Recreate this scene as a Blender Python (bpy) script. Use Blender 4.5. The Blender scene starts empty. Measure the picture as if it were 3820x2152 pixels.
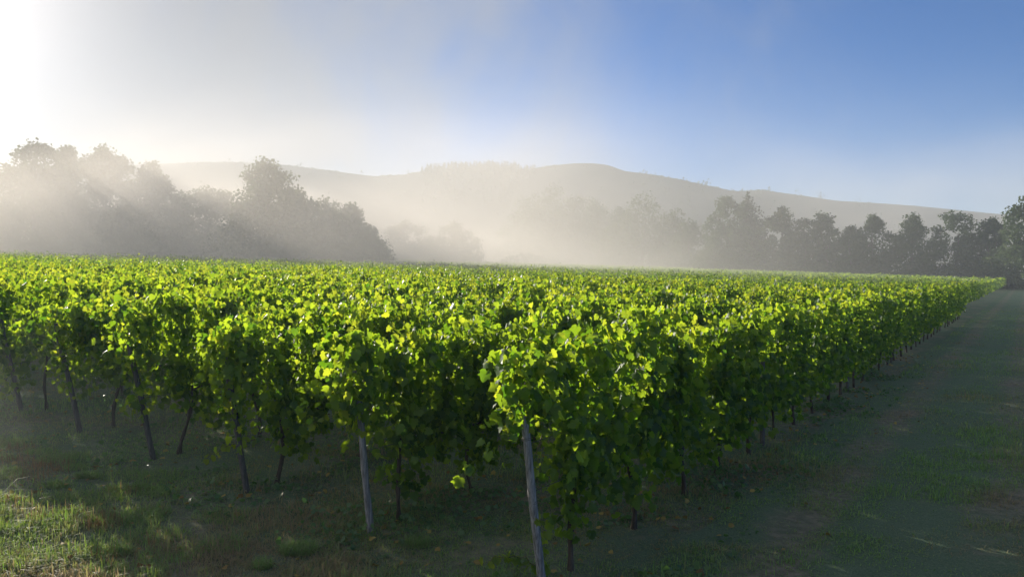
import bpy, math, random
import numpy as np
from mathutils import Vector
R = math.radians
rng = np.random.default_rng(7)
random.seed(7)
sc = bpy.context.scene

# ------------------------------------------------------------------ camera
CAM_H = 2.6
cam_d = bpy.data.cameras.new("camera"); cam = bpy.data.objects.new("camera", cam_d)
sc.collection.objects.link(cam)
cam_d.sensor_width = 36.0; cam_d.lens = 26.2
cam_d.clip_start = 0.05; cam_d.clip_end = 6000
cam.location = (0, 0, CAM_H); cam.rotation_euler = (R(90 - 1.08), 0, 0)
sc.camera = cam

# ------------------------------------------------------------------ light
SUN_AZ, SUN_EL = -43.0, 16.0         # azimuth from +Y, positive to the right
sdir = Vector((math.sin(R(SUN_AZ)) * math.cos(R(SUN_EL)), math.cos(R(SUN_AZ)) * math.cos(R(SUN_EL)), math.sin(R(SUN_EL))))
sun_d = bpy.data.lights.new("sun", 'SUN'); sun = bpy.data.objects.new("sun", sun_d)
sc.collection.objects.link(sun)
sun_d.energy = 5.0; sun_d.angle = R(0.6); sun_d.color = (1.0, 0.91, 0.78)
sun.rotation_euler = sdir.to_track_quat('Z', 'Y').to_euler()
sun.location = (-30, 30, 40)

sc.view_settings.view_transform = 'Standard'; sc.view_settings.look = 'None'
sc.view_settings.gamma = 1.0; sc.view_settings.use_curve_mapping = False
sc.view_settings.exposure = 0.95
cy = sc.cycles
cy.max_bounces = 10; cy.diffuse_bounces = 2; cy.glossy_bounces = 2; cy.transmission_bounces = 4
cy.volume_bounces = 8; cy.transparent_max_bounces = 24
cy.use_denoising = True; cy.sample_clamp_indirect = 4.0
cy.volume_step_rate = 1.0; cy.volume_max_steps = 128

# ------------------------------------------------------------------ node helpers
class NT:
    def __init__(s, tree): s.t = tree; s.n = tree.nodes; s.l = tree.links
    def new(s, typ, **kw):
        n = s.n.new(typ)
        for k, v in kw.items():
            if k == 'inp':
                for a, b in v.items(): n.inputs[a].default_value = b
            else: setattr(n, k, v)
        return n
    def link(s, a, b): s.l.new(a, b)
    def val(s, sock, v):
        if hasattr(v, 'is_output') or isinstance(v, bpy.types.NodeSocket): s.l.new(v, sock)
        else: sock.default_value = v
    def math(s, op, a, b=0.0, c=0.0, clamp=False):
        n = s.n.new('ShaderNodeMath'); n.operation = op; n.use_clamp = clamp
        s.val(n.inputs[0], a); s.val(n.inputs[1], b); s.val(n.inputs[2], c)
        return n.outputs[0]
    def mix(s, f, a, b, typ='RGBA'):
        n = s.n.new('ShaderNodeMix'); n.data_type = typ
        if typ == 'RGBA':
            s.val(n.inputs[0], f); s.val(n.inputs[6], a); s.val(n.inputs[7], b); return n.outputs[2]
        s.val(n.inputs[0], f); s.val(n.inputs[2], a); s.val(n.inputs[3], b); return n.outputs[0]
    def ramp(s, f, a, b, lo=0.0, hi=1.0):
        n = s.n.new('ShaderNodeMapRange'); n.interpolation_type = 'SMOOTHSTEP'
        s.val(n.inputs[0], f); n.inputs[1].default_value = a; n.inputs[2].default_value = b
        n.inputs[3].default_value = lo; n.inputs[4].default_value = hi
        return n.outputs[0]
    def noise(s, vec, scale, detail=3.0, rough=0.55, dist=0.0):
        n = s.n.new('ShaderNodeTexNoise'); n.inputs['Scale'].default_value = scale
        n.inputs['Detail'].default_value = detail; n.inputs['Roughness'].default_value = rough
        n.inputs['Distortion'].default_value = dist
        if vec is not None: s.l.new(vec, n.inputs['Vector'])
        return n.outputs[0]
    def mapping(s, vec, scale=(1, 1, 1), rot=(0, 0, 0), loc=(0, 0, 0)):
        n = s.n.new('ShaderNodeMapping'); s.l.new(vec, n.inputs[0])
        n.inputs['Scale'].default_value = scale; n.inputs['Rotation'].default_value = rot; n.inputs['Location'].default_value = loc
        return n.outputs[0]
    def dot(s, vec, v):
        n = s.n.new('ShaderNodeVectorMath'); n.operation = 'DOT_PRODUCT'
        s.l.new(vec, n.inputs[0]); n.inputs[1].default_value = v
        return n.outputs['Value']

# ------------------------------------------------------------------ world: sky and the thin morning mist veil high in it
world = bpy.data.worlds.new("World"); sc.world = world; world.use_nodes = True
W = NT(world.node_tree); W.n.clear()
sky = W.new('ShaderNodeTexSky', sky_type='NISHITA', sun_disc=False)
sky.sun_elevation = R(SUN_EL); sky.sun_rotation = R(SUN_AZ)
sky.altitude = 300; sky.air_density = 1.0; sky.dust_density = 0.0; sky.ozone_density = 10.0
tc = W.new('ShaderNodeTexCoord'); dirv = tc.outputs['Generated']
SKY_STR = 0.064
bg = W.new('ShaderNodeBackground'); W.link(sky.outputs[0], bg.inputs[0]); bg.inputs[1].default_value = SKY_STR
# veil of mist: a drifting sheet on the sun's side, brighter towards the sun (forward scattering)
ca = W.dot(dirv, tuple(sdir))
side = W.dot(dirv, (math.cos(R(-8)), -math.sin(R(-8)), 0.0))        # runs from left (-) to right (+)
n1 = W.noise(W.mapping(dirv, (1.6, 1.6, 1.0)), 2.2, 4.0, 0.5, 0.6)
n2 = W.noise(W.mapping(dirv, (1.5, 1.5, 0.9), rot=(0.2, 0.3, 0), loc=(3, 1, 0)), 3.0, 4.0, 0.55, 0.8)
s1 = W.math('ADD', side, W.math('MULTIPLY', W.math('SUBTRACT', n1, 0.5), -0.55))
n3 = W.noise(W.mapping(dirv, (1.6, 1.6, 1.5), rot=(0, 0.6, 0.3), loc=(1, 5, 0)), 3.2, 5.0, 0.55, 1.4)
s2 = W.math('ADD', s1, W.math('MULTIPLY', W.math('SUBTRACT', n2, 0.5), -0.50))
s2 = W.math('ADD', s2, W.math('MULTIPLY', W.math('SUBTRACT', n3, 0.5), -0.34))
plume = W.ramp(W.math('ABSOLUTE', W.math('SUBTRACT', s1, 0.04)), 0.0, 0.11, 1.0, 0.0)      # a plume of mist drifting up near the centre
s2 = W.math('SUBTRACT', s2, W.math('MULTIPLY', plume, 0.13))
mask = W.ramp(s2, -0.36, 0.52, 1.0, 0.0)
mask = W.math('MULTIPLY', mask, 0.92)
glow = W.math('POWER', W.math('MAXIMUM', ca, 0.0), 7.0)
glow2 = W.math('POWER', W.math('MAXIMUM', ca, 0.0), 55.0)
br = W.math('ADD', 0.236, W.math('ADD', W.math('MULTIPLY', glow, -0.025), W.math('MULTIPLY', glow2, 0.70)))
vcol = W.mix(glow, (0.94, 0.95, 0.98, 1), (1.0, 0.91, 0.83, 1))
bg2 = W.new('ShaderNodeBackground'); W.link(vcol, bg2.inputs[0]); W.link(br, bg2.inputs[1])
mx = W.new('ShaderNodeMixShader'); W.link(mask, mx.inputs[0]); W.link(bg.outputs[0], mx.inputs[1]); W.link(bg2.outputs[0], mx.inputs[2])
wo = W.new('ShaderNodeOutputWorld'); W.link(mx.outputs[0], wo.inputs[0])

# ------------------------------------------------------------------ layout constants
P1 = np.array([0.25, 6.1])                       # foot of the first end post
D = np.array([math.sin(R(34.7)), math.cos(R(34.7))])     # along the rows
U = np.array([-1.64, 1.19])                      # from one row's end to the next
NV = np.array([-D[1], D[0]])                     # across the rows, to the left
ROWSP = float(U @ NV)
NROWS, ROWLEN, VSP = 46, 150.0, 1.28

def sines(seed, n=7, f0=1.0):
    r = np.random.default_rng(seed)
    a = r.uniform(0, 2 * np.pi, n); f = f0 * 1.6 ** np.arange(n) * r.uniform(0.8, 1.2, n); p = r.uniform(0, 6.28, n)
    amp = 0.72 ** np.arange(n); amp /= amp.sum()
    def fn(x, y):
        x = np.asarray(x, float); y = np.asarray(y, float); o = np.zeros(np.broadcast(x, y).shape)
        for i in range(n):
            u = x * np.cos(a[i]) + y * np.sin(a[i]); v = -x * np.sin(a[i]) + y * np.cos(a[i])
            o = o + amp[i] * np.sin(u * f[i] + p[i] + 1.3 * np.sin(v * f[i] * 0.7 + 2 * p[i]))
        return o
    return fn
nz_ground = sines(3, 6, 0.5); nz_patch = sines(5, 6, 0.9); nz_tuft = sines(9, 6, 3.0); nz_dry = sines(12, 7, 0.8)

def across(x, y): return (x - P1[0]) * NV[0] + (y - P1[1]) * NV[1]
def along(x, y): return (x - P1[0]) * D[0] + (y - P1[1]) * D[1]
def zg(x, y):
    x = np.asarray(x, float); y = np.asarray(y, float)
    t = across(x, y)
    z = 0.036 * np.log1p(np.exp(np.clip(t - 0.5, -30, 140) / 1.5)) * 1.5
    z = np.minimum(z, 4.8)
    d = np.hypot(x, y)
    return z + 0.035 * nz_ground(x, y) * np.clip(1.4 - d / 60, 0, 1)

# ------------------------------------------------------------------ object helpers
COL = sc.collection
def mesh_np(name, V, F, mat, attrs=None, smooth=False):
    V = np.ascontiguousarray(V, dtype=np.float32); F = np.ascontiguousarray(F, dtype=np.int32)
    m = bpy.data.meshes.new(name); k = F.shape[1]
    m.vertices.add(len(V)); m.vertices.foreach_set("co", V.ravel())
    m.loops.add(F.size); m.loops.foreach_set("vertex_index", F.ravel())
    m.polygons.add(len(F)); m.polygons.foreach_set("loop_start", np.arange(0, F.size, k, dtype=np.int32))
    if smooth: m.polygons.foreach_set("use_smooth", np.ones(len(F), dtype=bool))
    for an, av in (attrs or {}).items():
        at = m.attributes.new(an, 'FLOAT', 'POINT'); at.data.foreach_set("value", np.asarray(av, dtype=np.float32))
    m.update(calc_edges=True)
    m.materials.append(mat)
    return m
def obj(name, mesh, parent=None, loc=(0, 0, 0), rz=0.0):
    o = bpy.data.objects.new(name, mesh); COL.objects.link(o); o.parent = parent
    o.location = loc; o.rotation_euler = (0, 0, rz); return o
def tag(o, label=None, cat=None, group=None, kind=None):
    for k, v in (('label', label), ('category', cat), ('group', group), ('kind', kind)):
        if v: o[k] = v
    return o
def empty(name, loc, rz=0.0):
    o = bpy.data.objects.new(name, None); COL.objects.link(o); o.location = loc; o.rotation_euler = (0, 0, rz)
    o.empty_display_size = 0.2; return o
def tube(pts, radii, seg=8, cap=True):
    pts = np.asarray(pts, float); n = len(pts); V = []; F = []
    tan = np.gradient(pts, axis=0); tan /= np.linalg.norm(tan, axis=1)[:, None] + 1e-9
    ref = np.array([0.31, 0.95, 0.05])
    for i in range(n):
        a = np.cross(tan[i], ref); a /= np.linalg.norm(a) + 1e-9; b = np.cross(tan[i], a)
        for j in range(seg):
            th = 2 * math.pi * j / seg
            V.append(pts[i] + radii[i] * (a * math.cos(th) + b * math.sin(th)))
    for i in range(n - 1):
        for j in range(seg):
            k = (j + 1) % seg
            F.append((i * seg + j, i * seg + k, (i + 1) * seg + k, (i + 1) * seg + j))
    if cap:
        for base, sgn in ((0, 1), ((n - 1) * seg, -1)):
            c = len(V); V.append(pts[0] if base == 0 else pts[-1])
            for j in range(0, seg, 2):
                q = (c, base + j, base + (j + 1) % seg, base + (j + 2) % seg)
                F.append(q if sgn < 0 else (q[0], q[3], q[2], q[1]))
    return np.array(V), np.array(F)
def join(parts):
    Vs, Fs, o = [], [], 0
    for V, F in parts: Vs.append(V); Fs.append(F + o); o += len(V)
    return np.concatenate(Vs), np.concatenate(Fs)

# ------------------------------------------------------------------ materials
def new_mat(name):
    m = bpy.data.materials.new(name); m.use_nodes = True; m.node_tree.nodes.clear(); return m, NT(m.node_tree)
def leaf_material(name, dark, light, tr_dark, tr_light, rough=0.42, spec=0.5, trans=0.5, attr=None, yellow=None):
    m, T = new_mat(name)
    g = T.new('ShaderNodeNewGeometry'); rnd = g.outputs['Random Per Island']
    f = rnd
    base = T.mix(f, dark + (1,), light + (1,)); tr = T.mix(f, tr_dark + (1,), tr_light + (1,))
    if attr:
        a = T.new('ShaderNodeAttribute', attribute_name=attr); af = a.outputs['Fac']
        base = T.mix(af, base, yellow[0] + (1,)); tr = T.mix(af, tr, yellow[1] + (1,))
    p = T.new('ShaderNodeBsdfPrincipled'); T.link(base, p.inputs['Base Color'])
    p.inputs['Roughness'].default_value = rough; p.inputs['Specular IOR Level'].default_value = spec
    t = T.new('ShaderNodeBsdfTranslucent'); T.link(tr, t.inputs[0])
    x = T.new('ShaderNodeMixShader'); x.inputs[0].default_value = trans
    T.link(p.outputs[0], x.inputs[1]); T.link(t.outputs[0], x.inputs[2])
    o = T.new('ShaderNodeOutputMaterial'); T.link(x.outputs[0], o.inputs[0])
    return m
M_VINE = leaf_material("vine_leaf", (0.022, 0.060, 0.018), (0.050, 0.110, 0.025), (0.12, 0.30, 0.010), (0.60, 0.80, 0.030),
                       rough=0.48, spec=0.40, trans=0.50, attr="young", yellow=((0.14, 0.19, 0.03), (0.84, 0.86, 0.045)))
M_TREE = leaf_material("tree_leaf", (0.035, 0.060, 0.020), (0.065, 0.100, 0.030), (0.05, 0.09, 0.02), (0.09, 0.14, 0.03), rough=0.7, spec=0.2, trans=0.3)
M_CONIFER = leaf_material("conifer_leaf", (0.020, 0.040, 0.018), (0.035, 0.060, 0.025), (0.04, 0.07, 0.02), (0.05, 0.08, 0.02), rough=0.7, spec=0.2, trans=0.2)
M_WEED = leaf_material("weed_leaf", (0.06, 0.12, 0.06), (0.13, 0.21, 0.11), (0.12, 0.30, 0.03), (0.22, 0.40, 0.05), rough=0.45, spec=0.4, trans=0.4)
M_GRASS = leaf_material("grass_blade", (0.12, 0.24, 0.10), (0.24, 0.36, 0.17), (0.22, 0.42, 0.03), (0.40, 0.58, 0.05),
                        rough=0.62, spec=0.22, trans=0.42, attr="dry", yellow=((0.27, 0.22, 0.14), (0.42, 0.32, 0.16)))
M_STRAW = leaf_material("dry_stalk", (0.18, 0.12, 0.06), (0.30, 0.20, 0.10), (0.30, 0.20, 0.08), (0.45, 0.30, 0.12), rough=0.6, spec=0.3, trans=0.3)

def bark(name, c1, c2, sc_=(30, 30, 6), bump=0.5, rough=0.85):
    m, T = new_mat(name)
    t = T.new('ShaderNodeTexCoord'); v = T.mapping(t.outputs['Object'], sc_)
    n = T.noise(v, 1.0, 6.0, 0.65, 0.4); col = T.mix(T.ramp(n, 0.3, 0.7), c1 + (1,), c2 + (1,))
    p = T.new('ShaderNodeBsdfPrincipled'); T.link(col, p.inputs['Base Color']); p.inputs['Roughness'].default_value = rough
    b = T.new('ShaderNodeBump'); b.inputs['Strength'].default_value = bump; b.inputs['Distance'].default_value = 0.01
    T.link(n, b.inputs['Height']); T.link(b.outputs[0], p.inputs['Normal'])
    o = T.new('ShaderNodeOutputMaterial'); T.link(p.outputs[0], o.inputs[0]); return m
M_BARK = bark("vine_bark", (0.030, 0.022, 0.016), (0.10, 0.075, 0.055))
M_TRUNK = bark("tree_bark", (0.05, 0.04, 0.03), (0.12, 0.10, 0.08), (3, 3, 0.8))
M_POST = bark("weathered_shaded_post", (0.05, 0.045, 0.04), (0.16, 0.15, 0.14), (60, 60, 3.5), 0.6)  # weathered wood with the shade of the left posts put into its colour
M_PALE = bark("pale_post", (0.10, 0.098, 0.10), (0.36, 0.35, 0.35), (60, 60, 3.5), 0.6)
M_CANE = bark("cane_bark", (0.10, 0.09, 0.03), (0.18, 0.13, 0.05), (40, 40, 10), 0.2, 0.6)
M_WIRE, T = new_mat("wire_steel")
p = T.new('ShaderNodeBsdfPrincipled', inp={'Base Color': (0.12, 0.11, 0.10, 1), 'Metallic': 0.3, 'Roughness': 0.7})
o = T.new('ShaderNodeOutputMaterial'); T.link(p.outputs[0], o.inputs[0])

def ground_material(name, lane):
    m, T = new_mat(name)
    t = T.new('ShaderNodeTexCoord'); P = t.outputs['Object']
    n = T.noise(P, 0.55, 6.0, 0.6, 0.3); nf = T.noise(P, 9.0, 6.0, 0.65); nff = T.noise(P, 60.0, 4.0, 0.7)
    green = T.mix(T.ramp(nff, 0.3, 0.7), (0.075, 0.125, 0.070, 1), (0.15, 0.20, 0.12, 1))
    brown = T.mix(T.ramp(nf, 0.3, 0.7), (0.13, 0.11, 0.08, 1), (0.27, 0.235, 0.175, 1))
    f = T.math('ADD', T.math('MULTIPLY', n, 0.75), T.math('MULTIPLY', nf, 0.35))
    if lane:
        # wheel tracks worn into the lane, parallel with the vine rows
        off = T.math('SUBTRACT', T.dot(P, (NV[0], NV[1], 0.0)), float(P1 @ NV))
        wob = T.math('MULTIPLY', T.math('SUBTRACT', T.noise(P, 0.5, 3.0), 0.5), 0.7)
        off = T.math('ADD', off, wob)
        t1 = T.ramp(T.math('ABSOLUTE', T.math('ADD', off, 1.35)), 0.10, 0.50, 1.0, 0.0)
        t2 = T.ramp(T.math('ABSOLUTE', T.math('ADD', off, 3.15)), 0.15, 0.6, 1.0, 0.0)
        f = T.math('ADD', T.math('MULTIPLY', f, 0.8), T.math('MULTIPLY', T.math('MAXIMUM', t1, t2), 0.15))
    col = T.mix(T.ramp(f, 0.46, 0.74), green, brown)
    p = T.new('ShaderNodeBsdfPrincipled'); T.link(col, p.inputs['Base Color']); p.inputs['Roughness'].default_value = 0.95
    p.inputs['Specular IOR Level'].default_value = 0.15
    b = T.new('ShaderNodeBump'); b.inputs['Strength'].default_value = 0.8; b.inputs['Distance'].default_value = 0.05
    T.link(T.math('ADD', nf, T.math('MULTIPLY', nff, 0.4)), b.inputs['Height']); T.link(b.outputs[0], p.inputs['Normal'])
    o = T.new('ShaderNodeOutputMaterial'); T.link(p.outputs[0], o.inputs[0]); return m

# ------------------------------------------------------------------ ground
def grid_sheet(us, vs, fn):
    Ug, Vg = np.meshgrid(us, vs, indexing='ij'); X, Y, Z = fn(Ug, Vg)
    V = np.stack([X.ravel(), Y.ravel(), Z.ravel()], 1); nu, nv = len(us), len(vs)
    i, j = np.meshgrid(np.arange(nu - 1), np.arange(nv - 1), indexing='ij'); a = (i * nv + j).ravel()
    return V, np.stack([a, a + nv, a + nv + 1, a + 1], 1)
def warp(lo, hi, n, c=0.0, p=2.4):
    t = np.linspace(-1, 1, n); s = np.sign(t) * np.abs(t) ** p
    return np.where(s < 0, c + s * (c - lo), c + s * (hi - c))
V, F = grid_sheet(warp(-900, 900, 200), warp(-60, 1250, 220, 8), lambda x, y: (x, y, zg(x, y)))
g = obj("ground", mesh_np("ground", V, F, ground_material("soil_and_turf", False), smooth=True)); tag(g, kind='structure')
us = np.concatenate([np.linspace(-12, 60, 150), np.linspace(61, 230, 90)]); vs = np.linspace(-7.2, -0.55, 26)
def lane_fn(s, t):
    t2 = t + 0.18 * np.sin(s * 0.9 + 1) * (np.abs(t + 3.9) > 3.2) + 0.1 * np.sin(s * 2.3)* (np.abs(t + 3.9) > 3.2)
    x = P1[0] + D[0] * s + NV[0] * t2; y = P1[1] + D[1] * s + NV[1] * t2
    return x, y, zg(x, y) + 0.012
V, F = grid_sheet(us, vs, lane_fn)
g = obj("grass_lane", mesh_np("grass_lane", V, F, ground_material("lane_turf", True), smooth=True)); tag(g, kind='structure')

# ------------------------------------------------------------------ leaves
# grape leaf outline, stalk at the origin, tip at +y
_out = np.array([(0.0, 0.10), (0.16, -0.04), (0.34, 0.0), (0.50, 0.20), (0.40, 0.34), (0.56, 0.58), (0.33, 0.62), (0.22, 0.84), (0.0, 1.02)])
_rt = _out; _lf = _out[1:-1][::-1] * np.array([-1, 1])
LEAF_HI = np.concatenate([[[0.0, 0.42]], _rt, _lf])      # centre + 16 rim points
LEAF_HI_F = np.array([(0, i, i + 1) for i in range(1, 16)] + [(0, 16, 1)])
LEAF_MD = np.array([(0, 0.05), (0.45, 0.0), (0.48, 0.6), (0, 1.0), (-0.48, 0.6), (-0.45, 0.0)])
LEAF_MD_F = np.array([(0, 1, 2, 3), (0, 3, 4, 5)])
LEAF_LO = np.array([(0.0, 0.0), (0.5, 0.45), (0.0, 1.0), (-0.5, 0.45)])
LEAF_LO_F = np.array([(0, 1, 2, 3)])
def leaves(pos, nrm, tip, size, shape, faces, r, fold=0.38, curl=0.38):
    n = len(pos)
    nrm = nrm / (np.linalg.norm(nrm, axis=1)[:, None] + 1e-9)
    tip = tip - nrm * np.sum(tip * nrm, 1)[:, None]; tip = tip / (np.linalg.norm(tip, axis=1)[:, None] + 1e-9)
    sd = np.cross(tip, nrm)
    x = shape[:, 0][None, :]; y = shape[:, 1][None, :]
    fo = (fold * r.uniform(0.2, 1.8, n))[:, None]; cu = (curl * r.uniform(-0.4, 1.8, n))[:, None]
    z = -fo * np.abs(x) - cu * (y - 0.3) ** 2 + 0.05 * np.sin(11 * x + 7 * y + r.uniform(0, 6, n)[:, None])
    s = size[:, None]
    V = (pos[:, None, :] + sd[:, None, :] * (x * s)[..., None] + tip[:, None, :] * (y * s)[..., None] + nrm[:, None, :] * (z * s)[..., None])
    k = len(shape)
    F = (faces[None, :, :] + (np.arange(n) * k)[:, None, None]).reshape(-1, faces.shape[1])
    return V.reshape(-1, 3), F, k
def cane_leaves(r, bx, by, bz, per, h_top, spread, step_noise=0.035, zfloor=0.5):
    """leaf positions along climbing, flopping canes; local frame: x along the row, y across, z up"""
    nc = len(bx); L = r.uniform(1.15, 1.75, nc) ; t = (np.arange(per) + 0.5) / per
    dirx = r.normal(0, 0.22, nc); diry = r.normal(0, spread, nc)
    ax = r.normal(0, 0.06, nc); ph = r.uniform(0, 6.28, nc); side = np.sign(r.normal(size=nc))
    s = t[None, :] * L[:, None]
    top = (h_top + r.normal(0, 0.07, nc) - bz)[:, None]
    x = bx[:, None] + dirx[:, None] * s + ax[:, None] * np.sin(s * 4 + ph[:, None])
    y = by[:, None] + diry[:, None] * s * 0.55 + 0.06 * np.sin(s * 3.3 + 2 * ph[:, None])
    over = np.clip(s - top, 0, None)
    z = bz[:, None] + np.minimum(s, top) - 0.75 * over ** 1.15
    y = y + side[:, None] * 0.33 * over
    p = np.stack([x, y, z], -1).reshape(-1, 3)
    p += r.normal(0, 1, p.shape) * np.array([step_noise * 1.4, step_noise * 1.8, step_noise])
    young = np.clip((t[None, :] - 0.78) / 0.25, 0, 1) * 0.75 * np.clip(1.0 - over * 1.5, 0.2, 1) * r.uniform(0.2, 1.0, nc)[:, None]
    return p, young.reshape(-1)
def vine_leaf_frames(r, p, n):
    sidey = np.sign(p[:, 1] + r.normal(0, 0.06, n))
    nrm = np.stack([r.normal(0, 0.9, n), sidey * r.uniform(0.0, 1.2, n), r.uniform(-0.45, 0.75, n)], 1)
    tip = np.stack([r.normal(0, 0.5, n), sidey * r.uniform(0.0, 0.6, n), -r.uniform(0.3, 1.2, n)], 1)
    return nrm, tip
def vine_foliage(seed, lod, end=0.0):
    r = np.random.default_rng(seed)
    if lod == 0: nc, per, lo_n = 34, 33, 560
    elif lod == 1: nc, per, lo_n = 30, 29, 430
    else: nc, per, lo_n = 23, 23, 210
    hub = r.uniform(-0.66, 0.66, 7); bx = np.clip(r.choice(hub, nc) + r.normal(0, 0.07, nc), -0.70, 0.70); by = r.normal(0, 0.05, nc); bz = r.uniform(0.68, 0.98, nc)
    if end:
        bx = r.uniform(-0.60, 0.68, nc); bz = np.where(bx < -0.15, r.uniform(1.30, 1.65, nc), bz)
    hv = r.normal(0, 0.08) + 0.07 * np.sin(bx * 5 + seed)
    p, yg = cane_leaves(r, bx, by, bz, per, 1.90 + hv, 0.13)
    # side shoots hanging low
    q = np.stack([r.uniform(-0.65, 0.65, lo_n), r.normal(0, 0.13, lo_n), r.uniform(0.30, 1.15, lo_n)], 1)
    lowz = 0.47 + 0.24 * np.sin(q[:, 0] * 6 + seed) + 0.1 * np.sin(q[:, 0] * 17 + 2 * seed)
    q = q[(q[:, 2] > lowz) & ~((end > 0) & (q[:, 0] < -0.1))]
    # a few shoots that stand above the top
    ns = r.integers(2, 7); tp = []
    for _ in range(ns):
        x0, hh = r.uniform(-0.6, 0.6), r.uniform(0.08, 0.36); k = 8
        tt = np.linspace(0, 1, k)
        tp.append(np.stack([x0 + 0.12 * tt * r.normal(), 0.1 * tt * r.normal() + np.zeros(k), 1.82 + hh * tt], 1) + r.normal(0, 0.025, (k, 3)))
    tp = np.concatenate(tp)
    if end:      # shoots wrapped round the head of the end post
        ne = 250; zz = end + (1.98 - end) * r.random(ne) ** 0.75
        cl = np.stack([-0.40 - 0.17 * zz + r.normal(0, 0.13, ne), r.normal(0, 0.15, ne) * (0.6 + 0.4 * zz / 1.9), zz], 1)
        q = np.concatenate([q, cl[:190]]); tp = np.concatenate([tp, cl[190:]])
    P = np.concatenate([p, q, tp]); Y = np.concatenate([yg, np.zeros(len(q)), np.full(len(tp), 0.55)])
    n = len(P); nrm, tip = vine_leaf_frames(r, P, n)
    size = r.uniform(0.048, 0.116, n) * (1 - 0.35 * Y)
    if lod == 2: size *= 1.12
    sh, fc = ((LEAF_HI, LEAF_HI_F), (LEAF_MD, LEAF_MD_F), (LEAF_MD, LEAF_MD_F))[lod]
    V, F, k = leaves(P, nrm, tip, size, sh, fc, r)
    return mesh_np("vine_foliage", V, F, M_VINE, {"young": np.repeat(Y, k)}, smooth=(lod == 0))
def vine_trunk(seed, seg=8, arms=(-1, 1)):
    r = np.random.default_rng(seed); n = 10; t = np.linspace(0, 1, n)
    lean = r.normal(0, 0.09)
    x = lean * t + 0.03 * np.sin(t * 6 + r.uniform(0, 6)); y = 0.02 * np.sin(t * 5 + r.uniform(0, 6))
    z = -0.08 + t * 0.95
    rad = 0.026 - 0.008 * t + 0.004 * r.normal(size=n); rad = np.clip(rad, 0.014, 0.036); rad[0] *= 1.5; rad[1] *= 1.25
    parts = [tube(np.stack([x, y, z], 1), rad, seg)]
    for s in arms:      # arms along the wire
        u = np.linspace(0, 1, 7)
        parts.append(tube(np.stack([x[-2] + s * 0.58 * u, y[-2] + 0.02 * np.sin(u * 7 + seed), z[-2] + 0.04 + 0.06 * np.sin(u * 3)], 1), 0.016 - 0.007 * u, 6))
    V, F = join(parts)
    return mesh_np("vine_trunk", V, F, M_BARK, smooth=True)
def shoot_parts(seed, p0, p1, sag, nleaf, size):
    """a loose cane with leaves from p0 to p1 (local coordinates)"""
    r = np.random.default_rng(seed); t = np.linspace(0, 1, 12)
    p0 = np.array(p0, float); p1 = np.array(p1, float)
    C = p0 + (p1 - p0) * t[:, None]; C[:, 2] += sag * 4 * t * (1 - t); C += r.normal(0, 0.012, C.shape)
    cane = tube(C, 0.006 - 0.004 * t, 5)
    tl = (np.arange(nleaf) + 0.6) / nleaf; L = np.stack([np.interp(tl, t, C[:, i]) for i in range(3)], 1)
    L += r.normal(0, 0.022, L.shape)
    nrm = np.stack([r.normal(0, 0.5, nleaf), r.normal(0, 0.5, nleaf), r.uniform(0.2, 1, nleaf)], 1) + np.array([0.0, -0.4, 0])
    tip = np.stack([r.normal(0, 0.7, nleaf), r.normal(0, 0.7, nleaf), -r.uniform(0.2, 1.0, nleaf)], 1)
    V, F, k = leaves(L, nrm, tip, r.uniform(size * 0.65, size, nleaf) * (1 - 0.35 * tl), LEAF_HI, LEAF_HI_F, r)
    return cane, (V, F, np.repeat(0.5 * tl, k))

# ------------------------------------------------------------------ the vines
RZ = math.atan2(D[1], D[0])
def row_point(k, s):
    p = P1 + U * k + D * s; return p
ORD = ["first", "second", "third", "fourth", "fifth", "sixth", "seventh", "eighth", "ninth", "tenth", "eleventh", "twelfth",
       "thirteenth", "fourteenth", "fifteenth", "sixteenth", "seventeenth", "eighteenth", "nineteenth", "twentieth"]
for tens in ("twenty", "thirty", "forty", "fifty", "sixty", "seventy"):
    if tens != "twenty": ORD.append(tens[:-1] + "ieth")
    ORD += [tens + "-" + w for w in ("first", "second", "third", "fourth", "fifth", "sixth", "seventh", "eighth", "ninth")]
cands = []
for k in range(-0, NROWS):
    for i in range(int(ROWLEN / VSP)):
        s = 0.40 + i * VSP + 0.06 * math.sin(i * 7.1 + k * 3.3)
        p = row_point(k, s); depth = p[1]; px = p[0] / depth * 745.4
        vis = depth > 0 and abs(px) < 512 + 0.9 / depth * 745.4 * 1.2
        if (math.sin(i * 12.9898 + k * 78.233) * 43758.5453) % 1.0 < 0.03 and i > 3: continue      # a missing vine here and there
        cands.append((k, i, s, p[0], p[1], math.hypot(*p), vis))
inview = sorted([c for c in cands if c[6]], key=lambda c: c[5] * (0.72 if c[0] == 0 else (0.86 if c[0] == 1 else 1.0)))
near = inview[:298]; nearset = {(c[0], c[1]) for c in near}
var1 = [vine_foliage(1000 + i, 1) for i in range(14)]
var2 = [vine_foliage(2000 + i, 2) for i in range(12)]
tvar = [vine_trunk(3000 + i) for i in range(14)]
tend = [vine_trunk(3100 + i, arms=(1,)) for i in range(4)]
def rowphrase(k):
    return "the row beside the grass lane" if k == 0 else f"the {ORD[k]} row from the grass lane"
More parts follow.
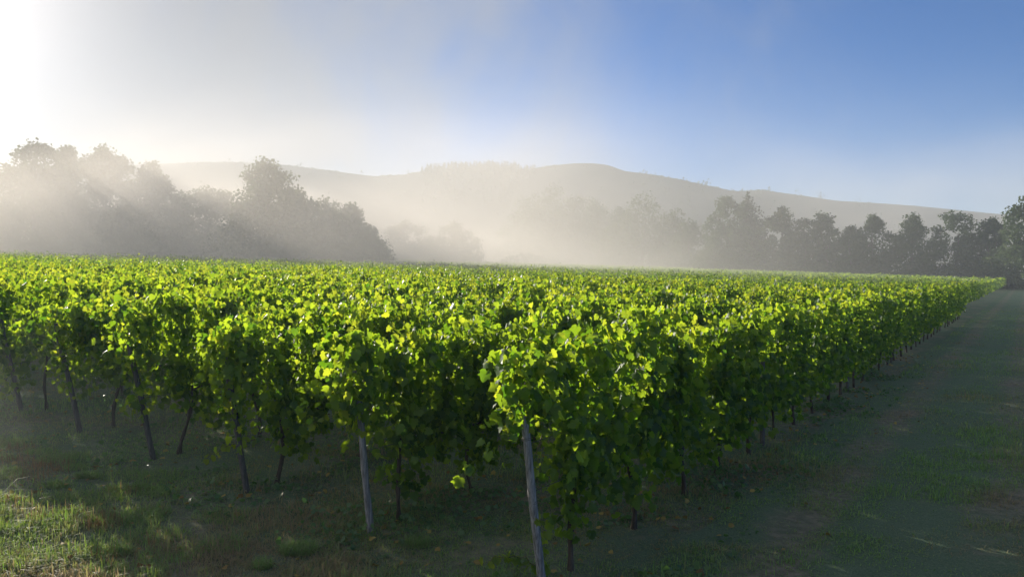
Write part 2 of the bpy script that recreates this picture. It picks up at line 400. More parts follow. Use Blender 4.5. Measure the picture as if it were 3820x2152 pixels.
SHOOTS = {  # (row, vine): list of (p0, p1, sag, leaves, size) in the vine's frame: x along the row, y to its left
    (0, 0): [((-0.35, 0.02, 1.62), (-0.72, 0.12, 1.30), 0.03, 9, 0.15), ((-0.30, 0.05, 0.10), (-0.55, -0.05, 0.62), 0.05, 16, 0.12),
             ((-0.25, 0.10, 0.08), (-0.75, 0.35, 0.22), 0.10, 14, 0.12), ((-0.38, 0.0, 1.3), (-0.42, 0.1, 0.9), -0.02, 8, 0.10),
             ((-0.45, 0.0, 1.95), (-0.52, 0.0, 1.4), -0.05, 16, 0.13)],
    (1, 0): [((-0.35, 0.02, 1.20), (-0.55, 0.62, 1.02), 0.06, 11, 0.13), ((-0.42, 0.0, 1.80), (-0.62, -0.02, 1.12), 0.0, 18, 0.13),
             ((-0.40, 0.0, 1.2), (-0.60, 0.2, 1.05), 0.02, 9, 0.13)],
    (1, 2): [((0.1, -0.05, 0.75), (-0.5, -0.3, 0.30), 0.0, 14, 0.11)],
    (2, 0): [((-0.35, 0.0, 1.75), (-0.70, 0.02, 1.0), 0.0, 20, 0.14), ((-0.2, 0.1, 0.55), (-0.65, 0.45, 0.35), 0.08, 14, 0.12)],
    (3, 0): [((-0.3, 0.0, 1.85), (-0.55, -0.1, 1.25), 0.0, 15, 0.16)],
    (4, 0): [((-0.3, 0.0, 1.80), (-0.60, -0.1, 1.25), 0.02, 12, 0.14)],
    (0, 3): [((0.0, -0.1, 1.85), (0.1, -0.35, 1.2), 0.02, 16, 0.13)],
    (0, 1): [((-0.2, -0.05, 1.8), (-0.3, -0.25, 1.35), 0.1, 14, 0.15)],
}
for n_, (k, i, s, x, y, dist, vis) in enumerate(near):
    z = float(zg(x, y))
    e = empty("grapevine", (x, y, z), RZ + (math.pi if (i * 7 + k * 5) % 3 == 0 and i > 0 else 0))
    if dist < 13.5: fm = vine_foliage(5000 + k * 131 + i, 0, end=((1.34 if k == 0 else (1.05 if k == 1 else 0.55)) if i == 0 else 0.0))
    elif dist < 24: fm = var1[(i * 5 + k * 3) % len(var1)]
    else: fm = var2[(i * 5 + k * 7) % len(var2)]
    e.scale = (1, 1, 1.0 + 0.05 * math.sin(i * 1.7 + k * 2.9))
    obj("foliage", fm, e); obj("trunk", tend[k % 4] if i == 0 else tvar[(i * 3 + k * 5) % len(tvar)], e)
    for sp in SHOOTS.get((k, i), ()):
        cane, lf = shoot_parts(77 + k * 10 + i + int(sp[0][2] * 10), *sp)
        so = obj("cane", mesh_np("cane", cane[0], cane[1], M_CANE, smooth=True), e)
        obj("leaves", mesh_np("leaves", lf[0], lf[1], M_VINE, {"young": lf[2]}, smooth=True), so)
    look = "near leafy" if dist < 11 else ("leafy" if dist < 22 else "distant leafy")
    if i == 0: lab = f"{look} grapevine beside the end post of {rowphrase(k)}"
    else: lab = f"{look} grapevine, {ORD[i]} from the near end of {rowphrase(k)}"
    tag(e, lab, "grapevine", "grapevines trained in long parallel rows")

# the rest of the vineyard: thousands of vines, one object
def far_vines():
    r = np.random.default_rng(42); rest = [c for c in cands if (c[0], c[1]) not in nearset]
    K = np.array([(c[3], c[4], c[0], c[1]) for c in rest]); dist = np.hypot(K[:, 0], K[:, 1])
    Vs, Fs, As, off = [], [], [], 0
    for lo, hi, nc, per, sz in ((0, 45, 18, 20, 0.105), (45, 75, 12, 15, 0.145), (75, 999, 8, 11, 0.20)):
        m = (dist >= lo) & (dist < hi); B = K[m]; nv = len(B)
        if not nv: continue
        bx = r.uniform(-0.68, 0.68, (nv, nc)).ravel(); by = r.normal(0, 0.05, nv * nc); bz = r.uniform(0.72, 1.05, nv * nc)
        hv = np.repeat(r.normal(0, 0.08, nv), nc)
        P, Y = cane_leaves(r, bx, by, bz, per, 1.90 + hv, 0.13)
        # standing shoots
        n = len(P); nrm, tip = vine_leaf_frames(r, P, n)
        vi = np.repeat(np.arange(nv), nc * per); bxp, byp = B[vi, 0], B[vi, 1]
        up = r.random(n) < 0.05; P[up, 2] += r.uniform(0.05, 0.28, up.sum()) * (P[up, 2] > 1.6)
        def rot(v): return np.stack([v[:, 0] * D[0] + v[:, 1] * NV[0], v[:, 0] * D[1] + v[:, 1] * NV[1], v[:, 2]], 1)
        PW = rot(P); PW[:, 0] += bxp; PW[:, 1] += byp; PW[:, 2] += zg(bxp, byp)
        V, F, k = leaves(PW, rot(nrm), rot(tip), r.uniform(sz * 0.7, sz * 1.15, n), LEAF_LO, LEAF_LO_F, r)
        # a real fold through the leaf keeps it from reading as a flat card
        Vs.append(V); Fs.append(F + off); As.append(np.repeat(Y, k)); off += len(V)
    return mesh_np("vineyard", np.concatenate(Vs), np.concatenate(Fs), M_VINE, {"young": np.concatenate(As)})
o = obj("vineyard", far_vines())
tag(o, "far part of the vineyard, a green sea of vine tops fading into mist", "vineyard", kind='stuff')

# ------------------------------------------------------------------ posts and wires
LEAN = [0.19, 0.12, 0.17, 0.20, 0.20, 0.19, 0.15, 0.18, 0.16]
def post_mesh(lean, h, rad, seed):
    r = np.random.default_rng(seed); n = 16; t = np.linspace(0, 1, n); z = -0.15 + (h + 0.15) * t
    x = -lean * z + 0.006 * np.sin(t * 9 + seed)
    rr = rad * (1.04 - 0.14 * t) * (1 + 0.035 * r.normal(size=n)); rr[-1] *= 0.85
    V, F = tube(np.stack([x, 0.004 * np.sin(t * 7 + seed), z], 1), rr, 10); return V, F
def end_post(k):
    p = row_point(k, 0.0); z = float(zg(*p))
    e = empty("end_post", (p[0], p[1], z), RZ); ln = LEAN[k]; rad = 0.035
    h = 1.62
    V, F = post_mesh(ln, h, rad, 50 + k); obj("post", mesh_np("post", V, F, M_PALE if k < 2 else M_POST, smooth=True), e)
    r = np.random.default_rng(k)
    parts = []
    for zz in (0.72, 1.25, 1.7):   # wire wound round the post
        th = np.linspace(0, 4.4 * math.pi, 34)
        parts.append(tube(np.stack([-ln * zz + 0.038 * np.cos(th), 0.038 * np.sin(th), zz + 0.0022 * th], 1), np.full(34, 0.0022), 5))
    V, F = join(parts); obj("wire_winding", mesh_np("wire_winding", V, F, M_WIRE, smooth=True), e)
    a = np.array([-ln * 1.3, 0, 1.3]); b = np.array([-1.05, 0.0, 0.0]); t = np.linspace(0, 1, 6)[:, None]
    V, F = tube(a + (b - a) * t, np.full(6, 0.0016), 5); obj("anchor_wire", mesh_np("anchor_wire", V, F, M_WIRE, smooth=True), e)
    tag(e, f"leaning grey wooden post at the near end of {rowphrase(k)}", "post", "leaning end posts of the vine rows")
for k in range(7): end_post(k)
MIDP = [(k, s) for k in range(4) for s in (6.2, 12.6, 19.0)]
pm = [mesh_np("row_post", *post_mesh(0.01, 1.80, 0.034, 90 + q), M_POST, smooth=True) for q in range(3)]
for q, (k, s) in enumerate(MIDP):
    p = row_point(k, s); o = obj("row_post", pm[q % 3], None, (p[0], p[1], float(zg(*p))), RZ)
    tag(o, f"{['first', 'second', 'third'][int(s / 6.2) - 1]} upright wooden post inside {rowphrase(k)}", "post", "upright posts inside the vine rows")
for k in range(7):
    p = row_point(k, 0.0); z0 = float(zg(*p)); e = empty("trellis_wires", (p[0], p[1], z0), RZ)
    for zz in (0.82, 1.22, 1.66):
        s = np.linspace(-LEAN[k] * zz, 38, 60); q = p[:, None] + D[:, None] * s
        zz_ = zg(q[0], q[1]) - z0 + zz - 0.012 * np.abs(np.sin(s * math.pi / 6.3))
        V, F = tube(np.stack([s, np.zeros(60), zz_], 1), np.full(60, 0.0032), 5)
        obj("wire", mesh_np("wire", V, F, M_WIRE, smooth=True), e)
    tag(e, f"thin wires strung between the posts of {rowphrase(k)}", "wire", "trellis wires of the vine rows")

# ------------------------------------------------------------------ grass
def blades(n, xr, yr, keep, h, w, seed, dryf, lean=0.5, segs=2):
    r = np.random.default_rng(seed)
    # sample in camera-fan coordinates so the density falls off with distance
    y = yr[0] * (yr[1] / yr[0]) ** r.random(n); x = r.uniform(xr[0], xr[1], n) * y
    m = keep(x, y, r); x, y = x[m], y[m]; n = len(x)
    tuft = 0.55 + 0.75 * np.clip(0.5 + nz_tuft(x, y), 0, 1.3)
    hh = h * tuft * r.lognormal(0, 0.33, n) * (0.8 + 0.5 * np.clip(nz_patch(x, y) * 1.5, -0.6, 1)); ww = w * r.uniform(0.6, 1.3, n) * (1 + y / 28)
    az = r.uniform(0, 6.283, n); ln = np.abs(r.normal(0, lean, n))
    dx, dy = np.cos(az), np.sin(az); sx, sy = -np.sin(az), np.cos(az)
    z0 = zg(x, y) - 0.01
    lv = [(0, 0, 1.0), (0.35, 0.62, 0.8), (1.0, 0.95, 0.08)]
    V = np.empty((n, 6, 3))
    for j, (fo, up, wd) in enumerate(lv):
        u = up / np.sqrt(1 + (ln * fo) ** 2)
        for q, sg in enumerate((-1, 1)):
            V[:, j * 2 + q, 0] = x + dx * ln * fo * hh + sg * sx * ww * wd
            V[:, j * 2 + q, 1] = y + dy * ln * fo * hh + sg * sy * ww * wd
            V[:, j * 2 + q, 2] = z0 + u * hh
    fc = np.array([(0, 1, 3, 2), (2, 3, 5, 4)]); F = (fc[None] + (np.arange(n) * 6)[:, None, None]).reshape(-1, 4)
    dry = np.clip(dryf(x, y, r), 0, 1)
    return V.reshape(-1, 3), F, {"dry": np.repeat(dry, 6)}
def in_lane(x, y): t = across(x, y); return (t < -0.6 + 0.12 * nz_tuft(x, y)) & (along(x, y) > -12)
def dens(x, y, r):
    return r.random(len(x)) < np.clip(0.62 + 0.75 * nz_patch(x * 1.3, y * 1.3), 0.12, 1)
def field_keep(x, y, r): return ~in_lane(x, y) & dens(x, y, r)
def lane_keep(x, y, r):
    t = across(x, y); tr = np.minimum(np.abs(t + 1.35), np.abs(t + 3.15)) < 0.38
    return in_lane(x, y) & (dens(x, y, r)) & ~(tr & (r.random(len(x)) < 0.12))
def field_dry(x, y, r): return (0.38 + 1.1 * nz_dry(x, y) + r.normal(0, 0.28, len(x)))
def lane_dry(x, y, r):
    t = across(x, y) + 0.25 * nz_patch(x, y); tr = np.exp(-(np.minimum(np.abs(t + 1.35), np.abs(t + 3.15)) / 0.42) ** 2)
    return -0.05 + 0.5 * tr + 1.3 * np.clip(nz_dry(x, y) - 0.12, -0.2, 1) + r.normal(0, 0.25, len(x))
V, F, A = blades(390000, (-0.78, 0.4), (5.6, 34), field_keep, 0.060, 0.0034, 21, field_dry, 0.85)
o = obj("grass", mesh_np("grass", V, F, M_GRASS, A)); tag(o, "short patchy grass on the headland and between the vine rows", "grass", kind='stuff')
V, F, A = blades(280000, (0.02, 0.80), (5.6, 60), lane_keep, 0.070, 0.0036, 22, lane_dry, 0.85)
o = obj("lane_grass", mesh_np("lane_grass", V, F, M_GRASS, A)); tag(o, "shaded green grass covering the lane beside the vines", "grass", kind='stuff')

# weeds with broad leaves under the rows
def weeds():
    r = np.random.default_rng(31); n = 34000
    k = r.choice(np.arange(0, 8), n, p=np.array([5, 4, 3, 2, 1.5, 1, 1, 1]) / 18.5); s = r.uniform(-0.8, 16, n); t = np.where(r.random(n) < 0.55, r.normal(0, 0.33, n), r.uniform(-1.1, 1.1, n))
    x = P1[0] + U[0] * k + D[0] * s + NV[0] * t; y = P1[1] + U[1] * k + D[1] * s + NV[1] * t
    m = nz_patch(x * 2.2 + 5, y * 2.2) > -0.02; x, y = x[m], y[m]; n = len(x)
    hh = np.clip(nz_patch(x * 2.2 + 5, y * 2.2), 0, 0.6) * 0.35 + 0.02
    P = np.stack([x, y, zg(x, y) + r.random(n) * hh], 1)
    nrm = r.normal(0, 0.5, (n, 3)) + np.array([0, 0, 0.9]); tip = r.normal(0, 1, (n, 3))
    V, F, k = leaves(P, nrm, tip, r.uniform(0.022, 0.068, n), LEAF_MD, LEAF_MD_F, r); return mesh_np("weeds", V, F, M_WEED)
o = obj("weeds", weeds()); tag(o, "broad-leaved weeds and clover growing under the vine rows", "weeds", kind='stuff')
M_LITTER = leaf_material("fallen_leaf", (0.16, 0.09, 0.035), (0.42, 0.33, 0.10), (0.20, 0.12, 0.03), (0.45, 0.35, 0.06), rough=0.7, spec=0.2, trans=0.25)
def litter():
    r = np.random.default_rng(41); n = 3600; s = r.uniform(-2.5, 22, n); k = r.integers(0, 8, n); t = r.normal(0, 0.55, n)
    k = np.where(t < -1.2, 0, k)
    x = P1[0] + U[0] * k + D[0] * s + NV[0] * t; y = P1[1] + U[1] * k + D[1] * s + NV[1] * t
    P = np.stack([x, y, zg(x, y) + r.uniform(0.02, 0.055, n)], 1)
    V, F, q = leaves(P, r.normal(0, 0.35, (n, 3)) + np.array([0, 0, 1.0]), r.normal(0, 1, (n, 3)), r.uniform(0.03, 0.075, n), LEAF_MD, LEAF_MD_F, r, 0.5, 0.6)
    return mesh_np("fallen_leaves", V, F, M_LITTER)
o = obj("fallen_leaves", litter()); tag(o, "brown and yellow fallen vine leaves scattered over the grass", "leaves", kind='stuff')
# dry stubble and long lit tussocks in the near left corner
def patch_blades(name, spots, n, h, w, mat, seed, lean, dry):
    r = np.random.default_rng(seed); xs, ys = [], []
    for (cx, cy, rad, wt) in spots:
        q = int(n * wt); a = r.uniform(0, 6.28, q); d = rad * np.sqrt(r.random(q)); xs.append(cx + d * np.cos(a)); ys.append(cy + d * np.sin(a) * 0.8)
    X = np.concatenate(xs); Y = np.concatenate(ys); nn = len(X); it = iter([0])
    az = r.uniform(0, 6.283, nn); ln = np.abs(r.normal(0, lean, nn)); hh = h * r.lognormal(0, 0.3, nn); ww = w * r.uniform(0.6, 1.3, nn)
    V = np.empty((nn, 6, 3)); z0 = zg(X, Y) - 0.01
    for j, (fo, up, wd) in enumerate([(0, 0, 1.0), (0.4, 0.6, 0.8), (1.0, 0.95, 0.15)]):
        for q, sg in enumerate((-1, 1)):
            V[:, j * 2 + q, 0] = X + np.cos(az) * ln * fo * hh - sg * np.sin(az) * ww * wd
            V[:, j * 2 + q, 1] = Y + np.sin(az) * ln * fo * hh + sg * np.cos(az) * ww * wd
            V[:, j * 2 + q, 2] = z0 + up * hh / np.sqrt(1 + (ln * fo) ** 2)
    fc = np.array([(0, 1, 3, 2), (2, 3, 5, 4)]); F = (fc[None] + (np.arange(nn) * 6)[:, None, None]).reshape(-1, 4)
    return obj(name, mesh_np(name, V.reshape(-1, 3), F, mat, {"dry": np.repeat(np.clip(r.normal(dry, 0.25, nn), 0, 1), 6)}))
def scatter_spots(seed, n, r0, r1):
    r = np.random.default_rng(seed); out = []
    while len(out) < n:
        y = r.uniform(6.2, 10.5); x = r.uniform(-7.5, -1.6)
        if x / y < -0.30 - 0.35 * (y - 6.2) / 4.3 + r.normal(0, 0.05): out.append((x, y, r.uniform(r0, r1), 1.0 / n))
    return out
o = patch_blades("dry_stubble", scatter_spots(3, 26, 0.08, 0.30) + [(-4.0, 7.25, 0.2, 0.12), (-5.7, 9.0, 0.3, 0.12)], 1300, 0.10, 0.0035, M_STRAW, 61, 0.4, 0.5)
tag(o, "upright brown dry stalks among the grass in the sunlit corner", "stalks", kind='stuff')
o = patch_blades("tussocks", scatter_spots(4, 90, 0.06, 0.34) + [(-1.95, 6.75, 0.16, 0.06), (-0.9, 7.0, 0.12, 0.03)],
                 34000, 0.075, 0.0032, M_GRASS, 62, 0.9, 0.15)
tag(o, "long bright grass tussocks lit by the sun on the headland", "grass", kind='stuff')

# ------------------------------------------------------------------ trees
def tree_meshes(seed, H, Wd, kind, nleaf):
    r = np.random.default_rng(seed); blobs = []
    if kind == 'spire':
        for t in np.linspace(0.12, 1.0, 16):
            ww = Wd * 0.5 * (1 - t) ** 0.75 + 0.25
            for _ in range(3): blobs.append((r.normal(0, ww * 0.35), r.normal(0, ww * 0.35), t * H * 0.97, max(0.4, ww * 0.62)))
    else:
        nb = 120
        for _ in range(nb):
            t = r.uniform(0.03, 1.0) ** (1.25 if kind == 'oak' else 1.0); prof = {'round': math.sin(math.pi * min(1, 0.18 + 0.72 * t)) ** 0.7, 'tall': math.sin(math.pi * min(1, 0.22 + 0.70 * t)) ** 0.9,
                                              'broad': (1 - max(0, t - 0.45) ** 2 * 3.0) * (0.8 + 0.2 * math.sin(seed + 9 * t)), 'oak': (1 - t) ** 0.5 * 0.95 + 0.12}[kind]
            a = r.uniform(0, 6.28); q = Wd * 0.5 * prof * math.sqrt(r.uniform(0.0, 0.85))
            rb = Wd * r.uniform(0.07, 0.15) * (1.15 - 0.45 * t)
            blobs.append((q * math.cos(a), q * math.sin(a), t * (H - rb) + r.normal(0, 0.02 * H), rb))
        blobs.append((r.normal(0, 0.3), 0, H * 0.93, Wd * 0.10))
    B = np.array(blobs); w = B[:, 3] ** 2; idx = r.choice(len(B), nleaf, p=w / w.sum())
    d = r.normal(size=(nleaf, 3)); d /= np.linalg.norm(d, axis=1)[:, None]
    rad = B[idx, 3] * (r.random(nleaf) ** 0.35) * r.uniform(0.8, 1.3, nleaf)
    P = B[idx, :3] + d * rad[:, None] * np.array([1, 1, 0.85]); P[:, 2] = np.maximum(P[:, 2], 0.2)
    nrm = d + r.normal(0, 0.6, (nleaf, 3)); tip = r.normal(0, 1, (nleaf, 3)) + np.array([0, 0, -0.3])
    V, F, k = leaves(P, nrm, tip, r.uniform(0.22, 0.52, nleaf) * (H / 15) ** 0.5, LEAF_LO, LEAF_LO_F, r, 0.3, 0.3)
    crown = mesh_np("crown", V, F, M_CONIFER if kind == 'spire' else M_TREE)
    parts = []; t = np.linspace(0, 1, 9); top = H * (0.9 if kind == 'spire' else 0.72)
    parts.append(tube(np.stack([0.02 * H * np.sin(t * 4 + seed), 0.015 * H * np.sin(t * 3 + 2 * seed), -0.3 + t * top], 1), 0.022 * H * (1 - 0.85 * t) + 0.02, 8))
    for _ in range(9):
        t0 = r.uniform(0.2, 0.85); b = B[r.integers(len(B))]; z0 = t0 * top
        if b[2] < z0: z0 = b[2] * 0.7
        u = np.linspace(0, 1, 6)[:, None]; a0 = np.array([0.02 * H * math.sin(t0 * 4 + seed), 0, z0]); pts = a0 + (b[:3] - a0) * u; pts[:, 2] += (0.05 * H * np.sin(u * math.pi))[:, 0] * 0.4
        parts.append(tube(pts, 0.008 * H * (1 - 0.8 * u[:, 0]) + 0.01, 6))
    V, F = join(parts); return crown, mesh_np("trunk", V, F, M_TRUNK, smooth=True)
TREES = [ # px centre, px top, px width (photo at 2576 wide), distance, kind, label
    (-60, 400, 190, 100, 'broad', 'bulky tree cut off by the left edge of the photo'),
    (95, 352, 170, 98, 'oak', 'tallest rounded tree at the far left, standing above its neighbours'),
    (172, 376, 110, 106, 'broad', 'tree filling the dip between the two tallest trees at far left'),
    (262, 366, 170, 100, 'oak', 'broad feathery tree second from the tallest rounded one at far left'),
    (388, 408, 160, 98, 'oak', 'tree with a small peaked top at the right shoulder of the left group'),
    (335, 500, 150, 92, 'broad', 'low bushy tree in front of the left group of tall trees'),
    (520, 470, 170, 104, 'round', 'low wide tree filling the gap left of the tall pointed oak'),
    (672, 396, 190, 96, 'oak', 'tall stand-alone oak rising above the mist left of the centre'),
    (745, 480, 150, 98, 'oak', 'rounded tree leaning on the right flank of the tall oak'),
    (810, 500, 150, 102, 'round', 'tree halfway down the slope of crowns right of the tall oak'),
    (880, 512, 130, 98, 'oak', 'leafy rounded tree at the right end of the descending crowns'),
    (925, 585, 120, 96, 'oak', 'low shrubby tree trailing off at the right foot of the descending crowns'),
    (1022, 553, 110, 150, 'round', 'faint small tree standing alone in the mist left of the centre'),
    (1080, 592, 100, 165, 'broad', 'faint low tree between the two small lone trees in the mist'),
    (1142, 556, 100, 158, 'tall', 'faint thin tree, right of the two small lone trees in the mist'),
    (1395, 462, 170, 225, 'oak', 'very faint big tree almost lost in the mist under the hill'),
    (1345, 488, 130, 232, 'round', 'very faint tree on the left side of the biggest ghostly tree'),
    (1452, 490, 130, 220, 'round', 'very faint tree on the right side of the biggest ghostly tree'),
    (1500, 505, 150, 235, 'broad', 'faint wide tree behind the mist right of the centre'),
    (1290, 540, 190, 300, 'broad', 'ghostly low tree dissolved in the thickest mist at the centre'),
    (1620, 488, 170, 190, 'oak', 'big domed tree of the misty group right of the centre'),
    (1560, 520, 120, 200, 'broad', 'rounded tree on the left shoulder of the big domed tree'),
    (1692, 526, 90, 180, 'round', 'small tree on the right shoulder of the big domed tree'),
    (1732, 550, 90, 172, 'oak', 'lowest tree at the right end of the domed misty group'),
    (1832, 487, 90, 162, 'round', 'rounded tree touching the left side of the pointed spruce'),
    (1882, 478, 105, 165, 'spire', 'pointed spruce, the tallest tip in the right half'),
    (1800, 590, 90, 150, 'broad', 'low bushy tree at the foot of the pointed spruce'),
    (1962, 515, 85, 160, 'tall', 'narrow tree just right of the pointed spruce'),
    (2022, 546, 80, 158, 'round', 'small rounded tree in the dip between two narrow trees'),
    (2076, 531, 80, 155, 'tall', 'narrow upright tree left of the broad flat-topped pair'),
    (2140, 568, 80, 150, 'broad', 'low tree left of the broad flat-topped pair'),
    (2196, 538, 110, 150, 'broad', 'left one of the broad flat-topped pair of trees'),
    (2296, 535, 115, 148, 'broad', 'right one of the broad flat-topped pair of trees'),
    (2405, 530, 110, 142, 'round', 'rounded dark tree above the far end of the grass lane'),
    (2492, 543, 95, 138, 'broad', 'dark tree between the rounded one and the right edge of the photo'),
    (2590, 488, 150, 125, 'broad', 'tall dark tree cut off by the right edge of the photo'),
    (2700, 500, 140, 120, 'broad', 'dark tree standing just outside the right edge behind the lane'),
]
for q, (px, py, pw, dist, kind, lab) in enumerate(TREES):
    X = (px - 1288) / 1875 * dist; Y = dist; z = float(zg(X, Y)); top = CAM_H + (690 - py) / 1875 * dist
    H = top - z; Wd = pw / 1875 * dist * 1.50
    if kind == 'spire': Wd *= 1.0
    c, t = tree_meshes(700 + q, H, Wd, kind, 17000 if dist < 120 else 11000)
    e = empty("spruce_tree" if kind == 'spire' else "broadleaf_tree", (X, Y, z)); obj("crown", c, e); obj("trunk", t, e)
    tag(e, lab, "tree", "trees along the far edge of the vineyard")
# hedge growth closing the foot of the tree belt
def hedge():
    r = np.random.default_rng(88); n = 26000; a = r.uniform(-0.80, 0.80, n)
    dist = np.interp(a, [-0.8, -0.2, -0.05, 0.1, 0.3, 0.8], [108, 104, 170, 210, 165, 130]) + r.normal(0, 2.0, n)
    hh = 2.5 + 1.6 * np.sin(a * 23) + 1.2 * np.sin(a * 61 + 1)
    X = a * dist; P = np.stack([X, dist, zg(X, dist) + np.clip(r.random(n) * np.clip(hh, 0.8, 6), 0.1, None)], 1)
    V, F, k = leaves(P, r.normal(0, 1, (n, 3)), r.normal(0, 1, (n, 3)), r.uniform(0.35, 0.7, n), LEAF_LO, LEAF_LO_F, r)
    return mesh_np("undergrowth", V, F, M_TREE)
o = obj("undergrowth", hedge()); tag(o, "tangled undergrowth along the foot of the trees behind the vineyard", "undergrowth", kind='stuff')

# ------------------------------------------------------------------ hills
RIDGE = [(-900, 440), (-300, 425), (0, 420), (340, 416), (430, 412), (560, 408), (640, 410), (720, 416), (830, 430), (940, 444), (1010, 441), (1070, 432), (1150, 424), (1220, 422),
         (1290, 424), (1340, 426), (1400, 416), (1440, 412), (1480, 411), (1525, 415), (1570, 431), (1650, 441), (1730, 457), (1800, 472), (1850, 482), (1910, 478), (2000, 490),
         (2100, 505), (2200, 511), (2300, 518), (2576, 545), (2900, 560), (3500, 590)]
RX = np.array([a for a, b in RIDGE], float); RY = np.array([b for a, b in RIDGE], float)
HD = 450.0
nz_hill = sines(77, 6, 0.02)
def hill_z(x, y):
    u = x / HD * 1875 + 1288; h = CAM_H + (690 - np.interp(u, RX, RY)) / 1875 * HD
    s = np.clip((y - 312) / (HD - 312), 0, 1); b = np.clip((y - HD) / 420, 0, 1)
    f = np.where(y <= HD, s * s * (3 - 2 * s) * 0.55 + 0.45 * s, 1 - 0.75 * b * b)
    return zg(x, y) * (1 - s) - 1.0 + f * (h + 1.0) + 2.2 * nz_hill(x, y) * np.sin(np.clip(s, 0, 1) * math.pi)
xs = np.linspace(-850, 850, 340); ys = np.concatenate([np.linspace(308, HD, 70), np.linspace(HD + 12, 1150, 26)])
V, F = grid_sheet(xs, ys, lambda x, y: (x, y, hill_z(x, y)))
M_HILL, T = new_mat("hill_pasture")
tcn = T.new('ShaderNodeTexCoord'); n = T.noise(tcn.outputs['Object'], 0.012, 5.0, 0.6, 0.5); nf = T.noise(tcn.outputs['Object'], 0.12, 5.0, 0.7)
col = T.mix(T.ramp(T.math('ADD', T.math('MULTIPLY', n, 0.7), T.math('MULTIPLY', nf, 0.3)), 0.42, 0.58), (0.025, 0.040, 0.022, 1), (0.065, 0.075, 0.040, 1))
p = T.new('ShaderNodeBsdfPrincipled'); T.link(col, p.inputs['Base Color']); p.inputs['Roughness'].default_value = 1.0; p.inputs['Specular IOR Level'].default_value = 0.1
oo = T.new('ShaderNodeOutputMaterial'); T.link(p.outputs[0], oo.inputs[0])
o = obj("hills", mesh_np("hills", V, F, M_HILL, smooth=True)); tag(o, kind='structure')

def wood():
    r = np.random.default_rng(5); Ps, Ns, Ts, Ss = [], [], [], []
    # conifers on the middle knoll and its flank, hedge bushes on the long left ridge
    def add(px, y, h, w, conif):
        x = (px - 1288) / 1875 * y; z = float(hill_z(np.array(x), np.array(float(y)))) - 0.35; n = 26 if conif else 16
        t = r.random(n) ** 0.8; a = r.uniform(0, 6.28, n); rr = (w * (1 - t) * np.sqrt(r.random(n)) if conif else w * np.sqrt(r.random(n)) * np.sin(np.pi * np.clip(t, .1, 1)))
        Ps.append(np.stack([x + rr * np.cos(a), y + rr * np.sin(a), z + t * h], 1))
        Ns.append(np.stack([np.cos(a), np.sin(a), r.uniform(0.2, 1, n)], 1) + r.normal(0, .3, (n, 3))); Ts.append(np.stack([np.cos(a), np.sin(a), -r.uniform(.5, 1.5, n)], 1)); Ss.append((h * 0.26 if conif else 0.75) * r.uniform(.7, 1.2, n) * (1.15 - t * 0.8 if conif else 1))
    for q in range(420):
        px = r.uniform(1062, 1345); y = HD - r.uniform(0, 60)
        if r.random() < 0.45: y = HD - r.uniform(-3, 14)
        add(px, y, r.uniform(3.0, 5.8) * (1.0 if px < 1300 else 0.7), r.uniform(0.8, 1.4), True)
    for q in range(240):
        px = r.choice([r.uniform(430, 660), r.uniform(700, 860), r.uniform(960, 1070), r.uniform(1340, 1400), r.uniform(1600, 1950)]); add(px, HD - r.uniform(0, 5), r.uniform(0.5, 1.3), r.uniform(1.0, 2.4), False)
    for q in range(260):
        px = r.uniform(300, 2300); add(px, HD - r.uniform(10, 120), r.uniform(3, 6), r.uniform(2, 4), False)
    V, F, k = leaves(np.concatenate(Ps), np.concatenate(Ns), np.concatenate(Ts), np.concatenate(Ss), LEAF_LO, LEAF_LO_F, r, 0.3, 0.2)
    return mesh_np("hillside_wood", V, F, M_CONIFER)
o = obj("hillside_wood", wood()); tag(o, "dark wood of conifers and bushes along the crest of the misty hills", "wood", kind='stuff')

# ------------------------------------------------------------------ air: the haze box and the low mist bank over the tree belt
def box(name, lo, hi, mat):
    (x0, y0, z0), (x1, y1, z1) = lo, hi
    V = np.array([(x0, y0, z0), (x1, y0, z0), (x1, y1, z0), (x0, y1, z0), (x0, y0, z1), (x1, y0, z1), (x1, y1, z1), (x0, y1, z1)])
    F = np.array([(0, 3, 2, 1), (4, 5, 6, 7), (0, 1, 5, 4), (1, 2, 6, 5), (2, 3, 7, 6), (3, 0, 4, 7)])
    return obj(name, mesh_np(name, V, F, mat))
HAZE_DENS = 0.0006
M_HAZE, T = new_mat("haze_air")
pv = T.new('ShaderNodeVolumePrincipled'); pv.inputs['Color'].default_value = (0.68, 0.83, 1.0, 1); pv.inputs['Density'].default_value = HAZE_DENS; pv.inputs['Anisotropy'].default_value = 0.3
oo = T.new('ShaderNodeOutputMaterial'); T.link(pv.outputs[0], oo.inputs['Volume'])
o = box("haze", (-905, -65, -6.0), (905, 1255, 84), M_HAZE); tag(o, "thin morning haze filling the air over the whole vineyard", "haze", kind='stuff')

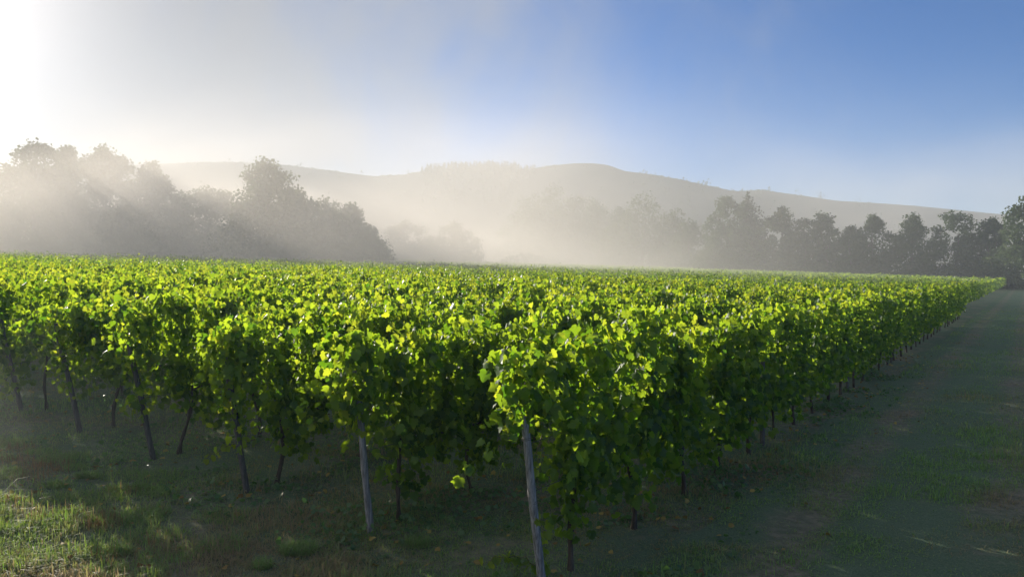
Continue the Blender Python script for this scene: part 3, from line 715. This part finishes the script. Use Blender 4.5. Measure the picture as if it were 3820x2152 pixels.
M_MIST, T = new_mat("valley_mist")
tcn = T.new('ShaderNodeTexCoord'); P = tcn.outputs['Object']; sx = T.new('ShaderNodeSeparateXYZ'); T.link(P, sx.inputs[0])
n = T.noise(T.mapping(P, (1, 1, 2.0)), 0.016, 3.0, 0.5, 0.4)
lift = T.math('MULTIPLY', T.ramp(sx.outputs[0], -52.0, 0.0, 1.0, 0.36), T.ramp(sx.outputs[0], 0.0, 55.0, 1.0, 0.04))                       # the bank thins out to the right
zz = T.math('SUBTRACT', sx.outputs[2], T.math('MULTIPLY', T.math('SUBTRACT', n, 0.5), 30.0))
zz = T.math('SUBTRACT', zz, T.math('MULTIPLY', lift, 4.0))
zz = T.math('SUBTRACT', zz, T.ramp(T.math('ABSOLUTE', T.math('ADD', sx.outputs[0], 4.0)), 0.0, 34.0, 4.0, 0.0))       # swells upward in the middle
hf = T.ramp(zz, -4.0, 15.5, 1.0, 0.0)
yf = T.ramp(T.math('SUBTRACT', sx.outputs[1], T.math('MULTIPLY', lift, -0.0)), 26.0, 100.0)
yb = T.ramp(sx.outputs[1], 230.0, 340.0, 1.0, 0.0)
dn = T.math('MULTIPLY', T.math('MULTIPLY', hf, lift), T.math('MULTIPLY', yf, yb))
dn = T.math('MULTIPLY', dn, T.ramp(n, 0.25, 0.65, 0.35, 1.3))
dn = T.math('MULTIPLY', dn, 0.058)
dn = T.math('ADD', dn, T.math('MULTIPLY', T.math('MULTIPLY', T.ramp(sx.outputs[1], 140.0, 260.0), T.ramp(sx.outputs[2], 26.0, 66.0, 1.0, 0.0)), T.math('MULTIPLY', T.ramp(n, 0.3, 0.7, 0.0002, 0.0016), T.ramp(sx.outputs[0], 70.0, 170.0, 1.0, 3.6))))
pv = T.new('ShaderNodeVolumePrincipled'); pv.inputs['Color'].default_value = (1.0, 0.945, 0.875, 1); pv.inputs['Anisotropy'].default_value = 0.20
T.link(dn, pv.inputs['Density'])
oo = T.new('ShaderNodeOutputMaterial'); T.link(pv.outputs[0], oo.inputs['Volume'])
M_MIST.cycles.volume_step_rate = 0.25
def ellipsoid(cx, cy, cz, rx, ry, rz_, nu=32, nv=16):
    V = [(cx + rx * math.cos(6.28318530718 * i / nu) * math.sin(math.pi * (j + 0.02) / (nv + 0.04)), cy + ry * math.sin(6.28318530718 * i / nu) * math.sin(math.pi * (j + 0.02) / (nv + 0.04)), cz + rz_ * math.cos(math.pi * (j + 0.02) / (nv + 0.04))) for j in range(nv + 1) for i in range(nu)]
    F = [(j * nu + i, (j + 1) * nu + i, (j + 1) * nu + (i + 1) % nu, j * nu + (i + 1) % nu) for j in range(nv) for i in range(nu)]
    m = bpy.data.meshes.new("mist"); m.from_pydata(V, [], F + [tuple(range(nu)), tuple(reversed(range(nv * nu, nv * nu + nu)))]); m.update(); return m
M_LOW, T2 = new_mat("added_mist")  # thin volume added to lighten the dark vines and ground at the left
pv2 = T2.new('ShaderNodeVolumePrincipled'); pv2.inputs['Color'].default_value = (0.98, 0.96, 0.94, 1); pv2.inputs['Density'].default_value = 0.020; pv2.inputs['Anisotropy'].default_value = 0.2
T2.link(pv2.outputs[0], T2.new('ShaderNodeOutputMaterial').inputs['Volume'])
m = ellipsoid(-17, 20.5, 0.5, 18.5, 17, 1.9); m.materials.append(M_LOW)
o = obj("added_mist", m); tag(o, "faint veil of mist added among the vine ends to lift the dark left side", "mist", kind='stuff')
o = box("mist_bank", (-420, 24, -2.0), (420, 345, 80), M_MIST); tag(o, "low bank of mist drifting between the vineyard and the hills", "mist", kind='stuff')
